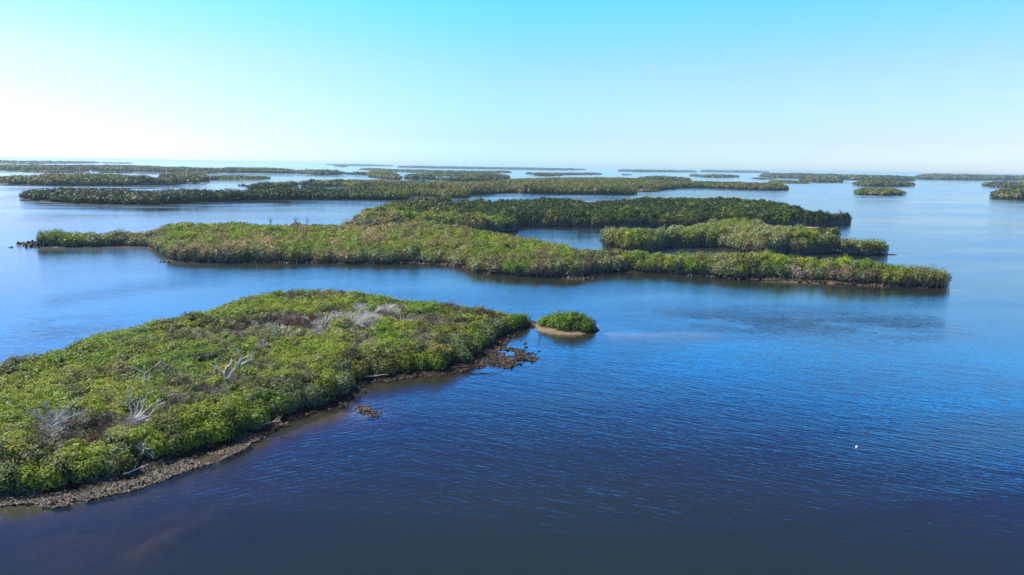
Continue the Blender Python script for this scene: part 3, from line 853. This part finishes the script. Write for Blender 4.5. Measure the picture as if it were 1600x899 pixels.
    if small and not tw_parts:
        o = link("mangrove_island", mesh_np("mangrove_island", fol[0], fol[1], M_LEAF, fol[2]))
    else:
        o = bpy.data.objects.new("mangrove_island", None); col.objects.link(o)
        cx_, cy_ = ctr.mean(0)
        o.location = (cx_, cy_, 0.3)
        shift = np.array([cx_, cy_, 0.3], np.float32)
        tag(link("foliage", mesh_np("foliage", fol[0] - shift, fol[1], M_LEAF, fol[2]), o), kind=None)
        if st_parts:
            v, f, c = merge(st_parts)
            tag(link("stem", mesh_np("stem", v - shift, f, M_BARK, c), o), "grey stems and prop roots along the shore", kind='stuff')
        if tw_parts:
            v, f, c = merge(tw_parts)
            tag(link("bare_twig", mesh_np("bare_twig", v - shift, f, M_BARK, c), o), "leafless brown and grey twigs among the green bushes", kind='stuff')
    tag(o, isl['label'], "island", isl['group'])
    print(f"{isl['label'][:50]:50s} d={dmin:7.0f} crowns={n} leaves={m_} faces={nf} sp={sp_:.1f}")

for isl in ISL:
    build_island(isl)
print("TOTAL faces", TOTAL)

# ------------------------------------------------------------------ dead trees
def tube(path, radii, k=6):
    V = []; Fc = []
    path = [Vector(p) for p in path]
    for i, p in enumerate(path):
        d = (path[min(i + 1, len(path) - 1)] - path[max(i - 1, 0)]).normalized()
        ref = Vector((0, 0, 1)) if abs(d.z) < 0.9 else Vector((1, 0, 0))
        u_ = d.cross(ref).normalized(); v_ = d.cross(u_)
        for j in range(k):
            a = 2 * math.pi * j / k
            V.append(p + (u_ * math.cos(a) + v_ * math.sin(a)) * radii[i])
    for i in range(len(path) - 1):
        for j in range(k):
            Fc.append((i * k + j, i * k + (j + 1) % k, (i + 1) * k + (j + 1) % k, (i + 1) * k + j))
    return V, Fc

def wobble(p0, p1, n, amp, rnd):
    p0 = Vector(p0); p1 = Vector(p1); L = (p1 - p0).length; pts = []
    for i in range(n + 1):
        t = i / n; q = p0.lerp(p1, t)
        if 0 < i < n: q += Vector((rnd.uniform(-1, 1), rnd.uniform(-1, 1), rnd.uniform(-1, 1))) * amp * L
        pts.append(q)
    return pts

def tubes_mesh(name, tubes_, colr):
    V = []; Fc = []
    for v, f in tubes_:
        o = len(V); V += [tuple(q) for q in v]; Fc += [tuple(i + o for i in ff) for ff in f]
    Fc = np.array(Fc, np.int32)
    c = np.tile(np.array([colr], np.float32), (len(Fc), 1))
    return mesh_np(name, np.array(V, np.float32), Fc, M_BARK, c)

def dead_tree(px, py, limbs, label, colr=(0.62, 0.60, 0.55), base_z=1.0, twigs=5, seed=1, thick=0.055, group="white dead trees on the nearest island"):
    """limbs: image offsets (dx, dy) in photo px of polylines from the base, spread over the plane facing the camera with some depth"""
    rnd = random.Random(seed)
    bx, by = P(px, py, base_z)
    d = math.sqrt(bx * bx + by * by + (CAM_H - base_z) ** 2)
    k = d / F_PX
    root = bpy.data.objects.new("dead_tree", None); col.objects.link(root); root.location = (bx, by, 0.3); thick *= 0.82
    az = math.atan2(bx, by); ex = Vector((math.cos(az), -math.sin(az), 0)); ed = Vector((math.sin(az), math.cos(az), 0))
    def pt(dx, dy, dep): return Vector((0, 0, base_z - 0.3)) + ex * (dx * k) + Vector((0, 0, -dy * k * 1.06)) + ed * dep
    tr = [Vector((0, 0, 0)), Vector((0.04, 0.02, base_z * 0.4)), pt(0, 0, 0)]
    link("trunk", tubes_mesh("trunk", [tube(tr, [thick * 1.9, thick * 1.6, thick * 1.35])], colr), root)
    for li, lm in enumerate(limbs):
        dep = rnd.uniform(-0.5, 0.5)
        pts = [pt(a, b, dep * (j / max(1, len(lm) - 1))) for j, (a, b) in enumerate(lm)]
        full = []
        for j in range(len(pts) - 1): full += wobble(pts[j], pts[j + 1], 3, 0.05, rnd)[:-1]
        full.append(pts[-1])
        nn = len(full)
        tb = [tube(full, [thick * (1.15 * (1 - 0.75 * j / (nn - 1))) for j in range(nn)])]
        for q in range(twigs):
            j = rnd.randint(nn // 3, nn - 1)
            p0 = full[j]; dirn = (full[min(j + 1, nn - 1)] - full[max(0, j - 1)]).normalized()
            dv = (dirn + Vector((rnd.uniform(-1, 1), rnd.uniform(-.6, .6), rnd.uniform(-.2, 1)))).normalized()
            Lq = rnd.uniform(0.25, 0.7)
            p1 = p0 + dv * Lq
            tb.append(tube(wobble(p0, p1, 3, 0.08, rnd), [thick * .42, thick * .34, thick * .26, thick * .14], 4))
            p2 = p0.lerp(p1, .55) + (dv + Vector((rnd.uniform(-1, 1), rnd.uniform(-1, 1), rnd.uniform(0, 1)))).normalized() * Lq * .5
            tb.append(tube([p0.lerp(p1, .55), p2], [thick * .26, thick * .12], 4))
        link("branch", tubes_mesh("branch", tb, colr), root)
    tag(root, label, "dead tree", group)

dead_tree(353, 594, [[(0, 0), (-4, -12), (-16, -22)], [(-3, -8), (2, -18), (12, -26)], [(0, 0), (12, -14), (22, -28), (20, -36), (16, -44)], [(12, -14), (22, -28), (38, -32)], [(22, -20), (36, -28)]],
          "tallest clear white dead tree forking in two among the green bushes", thick=0.07, base_z=2.30, seed=3, twigs=3, colr=(0.75, 0.74, 0.70))
dead_tree(226, 596, [[(0, 0), (0, -12), (-10, -18), (-16, -19)], [(0, -10), (8, -16), (16, -22)], [(0, -4), (-8, -6)], [(0, -2), (6, -6)]],
          "small white dead tree with a crooked left arm, left of the tallest one", thick=0.05, base_z=1.95, seed=5, twigs=5)
dead_tree(209, 660, [[(0, 0), (-2, -18), (-4, -40)], [(0, 0), (6, -22), (14, -40)], [(2, -4), (14, -12), (24, -20), (34, -22)], [(4, -2), (18, -4), (30, -16)], [(0, -2), (10, -12), (14, -24)]],
          "white dead tree fanning bare branches out above the lower shore", thick=0.06, base_z=1.85, seed=8, twigs=5)
dead_tree(82, 672, [[(0, 0), (-1, -14), (-4, -34)], [(0, -8), (12, -18), (28, -32)], [(0, -10), (-10, -18), (-20, -28)], [(0, -4), (18, -12), (34, -16)], [(2, -8), (16, -24)]],
          "blue grey dead tree with a tangle of fine twigs, lowest on the left", thick=0.06, base_z=1.55, seed=13, colr=(0.42, 0.43, 0.42), twigs=14)
dead_tree(436, 530, [[(0, 0), (-8, -10), (-12, -20)], [(0, 0), (-4, -10), (-10, -22)], [(0, 0), (12, -6), (14, -12)], [(0, -2), (6, -12)], [(0, 0), (-14, -4)]],
          "white dead tree leaning left beside the rust brown bushes", thick=0.055, base_z=1.75, seed=21, twigs=9)
dead_tree(507, 511, [[(0, 0), (0, -10), (-8, -16)], [(0, -6), (4, -16)], [(0, -4), (10, -14), (22, -16)]],
          "pale dead stub between the rust brown bushes and the silvery thicket", thick=0.07, base_z=1.85, seed=34, twigs=6)
dead_tree(555, 508, [[(0, 0), (14, -4), (30, -8)], [(0, 0), (-10, -12), (-18, -18)], [(0, 0), (4, -14), (8, -22)], [(0, 0), (20, -12), (34, -20)], [(-4, 0), (-20, 0)], [(4, -2), (16, -14), (14, -24)]],
          "broad silvery dead thicket with white branches near the back of the nearest island", thick=0.05, base_z=1.85, seed=55, twigs=26)
dead_tree(624, 506, [[(0, 0), (6, -6), (14, -6)], [(0, 0), (2, -8)], [(0, 0), (-6, -5)]],
          "little white snag right of the broad silvery dead thicket", thick=0.045, base_z=1.95, seed=66, twigs=4)
for q, (bx_, by_, lab) in enumerate([(423, 349, "thin bare sapling on the far skyline of the broad middle island, left one"), (480, 349, "bushy bare sapling on the far skyline of the broad middle island, right one"), (462, 349, "faint low bare twigs on the skyline between the two bare saplings")]):
    dead_tree(bx_, by_, [[(0, 0), (-2, -6)], [(0, 0), (3, -6)], [(0, 0), (0, -7)]], lab, thick=0.07, base_z=3.6, seed=80 + q, twigs=8, colr=(0.10, 0.08, 0.07), group="bare saplings on the middle island")

# ------------------------------------------------------------------ oyster beds and rocks
def shell_bed(name, label, polys, count, size, zlo, zhi, tone, seed, zbias=0.0):
    r = np.random.default_rng(seed)
    pts = []
    pl = polys
    mn = pl.min(0); mx = pl.max(0)
    X = r.uniform(mn[0], mx[0], count * 12); Y = r.uniform(mn[1], mx[1], count * 12)
    s = poly_sd(X, Y, pl)
    dens = fbm(X / 1.2, Y / 1.2, seed, 3)
    k = (s > 0) & (dens > 0.40 + 0.25 * r.random(len(X)) * (1 - smooth(s, 0, 1.2)))
    X = X[k]; Y = Y[k]
    z, _ = terrain(X, Y)
    k = (z > zlo) & (z < zhi)
    X, Y, z = X[k][:count], Y[k][:count], z[k][:count]
    n = len(X)
    if n == 0: print('no shells', label); return
    OV = np.array([(1, 0, 0), (0, 1, 0), (-1, 0, 0), (0, -1, 0), (0, 0, 1), (0, 0, -1), (.6, .6, .45), (-.6, .5, .5), (-.5, -.6, .4), (.6, -.5, .5)], float)
    FQ = np.array([(0, 6, 4, 9), (6, 1, 7, 4), (4, 7, 2, 8), (9, 4, 8, 3), (0, 5, 1, 6), (1, 5, 2, 7), (2, 5, 3, 8), (3, 5, 0, 9)])
    S = size * r.uniform(0.5, 1.5, (n, 1, 1)) * np.concatenate([r.uniform(.7, 1.5, (n, 1, 1)), r.uniform(.5, .9, (n, 1, 1)), r.uniform(.35, .8, (n, 1, 1))], 2)
    V = OV[None] * S * (1 + .35 * (r.random((n, len(OV), 1)) - .5))
    a = r.random(n) * 6.283; ca, sa = np.cos(a)[:, None], np.sin(a)[:, None]
    V = np.stack([V[..., 0] * ca - V[..., 1] * sa, V[..., 0] * sa + V[..., 1] * ca, V[..., 2] + V[..., 0] * r.normal(0, .5, (n, 1))], -1)
    V += np.stack([X, Y, np.maximum(z, zbias) + size * .15], 1)[:, None]
    c = np.array(tone)[None] * 0.52 * r.uniform(0.2, 1.75, (n, 1)) * (1 + .12 * r.standard_normal((n, 3)))
    F_ = (np.arange(n) * len(OV))[:, None, None] + FQ[None]
    me = mesh_np(name, V.reshape(-1, 3), F_.reshape(-1, 4).astype(np.int32), M_ROCK, np.repeat(np.clip(c, .01, .8), len(FQ), 0))
    tag(link(name, me), label, "oyster bed", kind='stuff')
    print(name, n)

shell_bed("oyster_bed", "brown grey oyster clumps piled along the lower left shore of the nearest island",
          px_poly([(-80, 800), (0, 776), (110, 762), (200, 742), (290, 710), (385, 682), (415, 680), (405, 698), (340, 725), (270, 750), (200, 776), (100, 796), (0, 806), (-80, 820)]), 9000, 0.085, -0.12, 0.5, (0.20, 0.165, 0.13), 101)
shell_bed("oyster_bed", "dark broken oyster reef fanning out into the water below the nearest island's tip",
          px_poly([(690, 580), (745, 558), (770, 540), (800, 543), (838, 553), (842, 563), (810, 570), (790, 578), (740, 580)]), 2600, 0.13, -0.24, 0.5, (0.085, 0.06, 0.045), 102, zbias=-0.02)
shell_bed("oyster_bed", "small lone cluster of oyster clumps in the shallows off the island's inner bay",
          px_poly([(546, 638), (568, 634), (596, 645), (590, 652), (560, 650)]), 130, 0.12, -0.5, 0.5, (0.12, 0.085, 0.06), 103, zbias=-0.02)
shell_bed("oyster_bed", "muddy shells edging the shore between the inner bay and the island tip",
          px_poly([(540, 625), (555, 600), (620, 588), (700, 578), (752, 556), (775, 535), (815, 512), (835, 512), (800, 530), (775, 555), (730, 580), (650, 592), (590, 602), (560, 625)]), 3200, 0.09, -0.08, 0.5, (0.11, 0.075, 0.055), 104)
shell_bed("oyster_bed", "shells under the bushes along the shaded bend of the nearest island",
          px_poly([(410, 690), (415, 668), (460, 645), (520, 634), (545, 622), (540, 640), (480, 655), (430, 688)]), 900, 0.09, -0.05, 0.5, (0.12, 0.085, 0.06), 105)
shell_bed("oyster_bed", "brown shell line along the foot of the broad middle island",
          px_poly([(266, 405), (400, 411), (625, 412), (730, 419), (750, 427), (880, 434), (915, 437), (975, 427), (1150, 437), (1390, 448), (1470, 451), (1460, 447), (1150, 432), (900, 428), (800, 426), (730, 412), (400, 405), (270, 402)]), 9000, 0.22, -0.15, 0.5, (0.12, 0.085, 0.065), 106)
shell_bed("oyster_bed", "black rock bar poking out of the water left of the broad middle island",
          px_poly([(28, 381.5), (45, 380.5), (64, 383), (62, 387), (40, 386.5), (30, 384)]), 260, 0.45, -3, 0.5, (0.03, 0.025, 0.02), 107, zbias=-0.05)

def boulder_mesh(r, size, colr, name="rock"):
    import bmesh
    bm = bmesh.new(); bmesh.ops.create_icosphere(bm, subdivisions=2, radius=1)
    for v in bm.verts:
        f = 1 + 0.3 * (random.random() - .5)
        v.co = Vector((v.co.x * size * 1.4 * f, v.co.y * size * f, v.co.z * size * .6 * f))
    me = bpy.data.meshes.new(name); bm.to_mesh(me); bm.free()
    a = me.attributes.new("tint", 'FLOAT_COLOR', 'FACE')
    a.data.foreach_set("color", np.tile(np.array([*colr, 1], np.float32), len(me.polygons)))
    me.materials.append(M_ROCK); return me

rocks = [(250, 409.5, .35, "dark rock in the water at the notch of the middle island, left of three"), (257, 409, .45, "dark rock in the water at the notch of the middle island, middle of three"), (262, 409, .4, "dark rock in the water at the notch of the middle island, right of three"),
         (17, 386.5, .4, "lone dark rock awash left of the black rock bar"),
         (820, 537, .20, "small dark rock in the cove below the sandbar, nearest the sandbar"), (822, 542.5, .22, "rounded dark rock in the cove between sandbar and oyster reef"), (806, 548, .16, "flat rock awash at the upper edge of the dark oyster reef"),
         (842, 549, .15, "small rock awash at the outer right of the cove")]
for x_, y_, s_, lab in rocks:
    o = link("rock", boulder_mesh(rng, s_, (0.05, 0.04, 0.035))); a_, b_ = P(x_, y_); o.location = (a_, b_, 0.02); o.rotation_euler = (0, 0, random.random() * 6)
    tag(o, lab, "rock", "rocks awash")

# far low dark islets / stumps seen as specks
for x_, y_, s_, c_, lab in [(378, 290.4, 2.4, (0.03, 0.035, 0.025), "small dark rock islet in the channel left of the second row island"), (386, 291.2, 1.6, (0.03, 0.035, 0.025), "tiny dark rock beside the small channel islet"),
                            (816, 300.8, 2.6, (0.30, 0.27, 0.24), "pale weathered stump rock at the waterline of the second row island"), (143, 267.5, 3.0, (0.05, 0.055, 0.05), "dark bump of rock in the channel between two low islets"),
                            (317, 289.0, 1.8, (0.30, 0.31, 0.30), "pale sand hump awash in the channel at the left")]:
    o = link("rock", boulder_mesh(rng, s_, c_)); a_, b_ = P(x_, y_); o.location = (a_, b_, 0.2)
    tag(o, lab, "rock", "rocks awash")

# ------------------------------------------------------------------ small things
# white float on the open water
import bmesh
def lathe(profile, k=20):
    V = []; Fc = []
    for r_, z_ in profile:
        for j in range(k):
            a = 2 * math.pi * j / k; V.append((r_ * math.cos(a), r_ * math.sin(a), z_))
    for i in range(len(profile) - 1):
        for j in range(k): Fc.append((i * k + j, i * k + (j + 1) % k, (i + 1) * k + (j + 1) % k, (i + 1) * k + j))
    return np.array(V, np.float32), np.array(Fc, np.int32)
M_FLOAT = tint_mat("painted_float", 0.4)
bx, by = P(1338.5, 699.5)
root = bpy.data.objects.new("float_buoy", None); col.objects.link(root); root.location = (bx, by, 0)
R0 = 0.075
prof = [(0.001, -R0)] + [(R0 * math.cos(math.radians(a)), R0 * math.sin(math.radians(a))) for a in range(-75, 90, 15)] + [(0.001, R0)]
v, f = lathe(prof); v[:, 2] += 0.035
link("float_ball", mesh_np("float_ball", v, f, M_FLOAT, np.tile([[0.85, 0.86, 0.84]], (len(f), 1)), True), root)
v, f = lathe([(0.022, 0.12), (0.022, 0.165), (0.010, 0.17), (0.001, 0.171)], 10)
link("eyelet", mesh_np("eyelet", v, f, M_FLOAT, np.tile([[0.75, 0.76, 0.74]], (len(f), 1)), True), root)
tag(root, "small round white float on the open water at the lower right", "buoy")

# weathered stake in the cove
bx, by = P(843.5, 529.5)
V_, F_ = tube([(0, 0, -0.5), (0.01, 0, 0.1), (0.03, 0.01, 0.55)], [0.06, 0.055, 0.045], 8)
o = link("stake", mesh_np("stake", np.array([tuple(q) for q in V_], np.float32), np.array(F_, np.int32), M_BARK, np.tile([[0.05, 0.045, 0.04]], (len(F_), 1))))
o.location = (bx, by, 0); tag(o, "short dark wooden stake in the cove below the sandbar", "stake")

# fallen pale log at the inner shore
def log(px, py, L, ang, label, r0=0.06, colr=(0.45, 0.42, 0.36)):
    bx, by = P(px, py, 0.3)
    rnd = random.Random(int(px))
    pth = wobble((-L / 2, 0, 0.06), (L / 2, 0, 0.16), 5, 0.03, rnd)
    tb = [tube(pth, [r0, r0 * 1.1, r0, r0 * .8, r0 * .6, r0 * .3])]
    for q in range(3):
        p0 = pth[2 + q]; tb.append(tube(wobble(p0, p0 + Vector((rnd.uniform(.1, .5), rnd.uniform(-.5, .5), rnd.uniform(.1, .5))), 2, .05, rnd), [r0 * .5, r0 * .35, r0 * .15], 4))
    o = link("driftwood", tubes_mesh("driftwood", tb, colr)); o.location = (bx, by, 0.28); o.rotation_euler = (0, 0, ang)
    tag(o, label, "driftwood", "driftwood on the nearest island's shore")
log(213, 735, 1.6, 0.9, "pale branch hanging over the rocks at the lower left shore")
log(424, 662, 1.4, 0.5, "pale blue grey branch sticking out of the shaded bend")
log(588, 589, 2.2, 0.15, "pale fallen branch lying at the inner bay shore", 0.05)
log(745, 573, 5.2, 0.30, "long dark log lying on the oyster reef", 0.09, (0.06, 0.045, 0.035))

# ------------------------------------------------------------------ haze
mt, t, o_ = new_mat("haze")
pv = t.nodes.new("ShaderNodeVolumePrincipled")
pv.inputs['Color'].default_value = (0.42, 0.64, 0.80, 1)
pv.inputs['Density'].default_value = 0.00010
pv.inputs['Anisotropy'].default_value = 0.2
t.links.new(pv.outputs[0], o_.inputs['Volume'])
hx = 34000
hv = np.array([(sx * hx, sy * hx, z) for z in (-5.0, 26.0) for sx, sy in ((-1, -1), (1, -1), (1, 1), (-1, 1))], np.float32)
hf = np.array([(3, 2, 1, 0), (4, 5, 6, 7), (0, 1, 5, 4), (1, 2, 6, 5), (2, 3, 7, 6), (3, 0, 4, 7)], np.int32)
hz = link("haze", mesh_np("haze", hv, hf, mt))
tag(hz, "thin sea haze over the whole bay", "haze", kind='stuff')
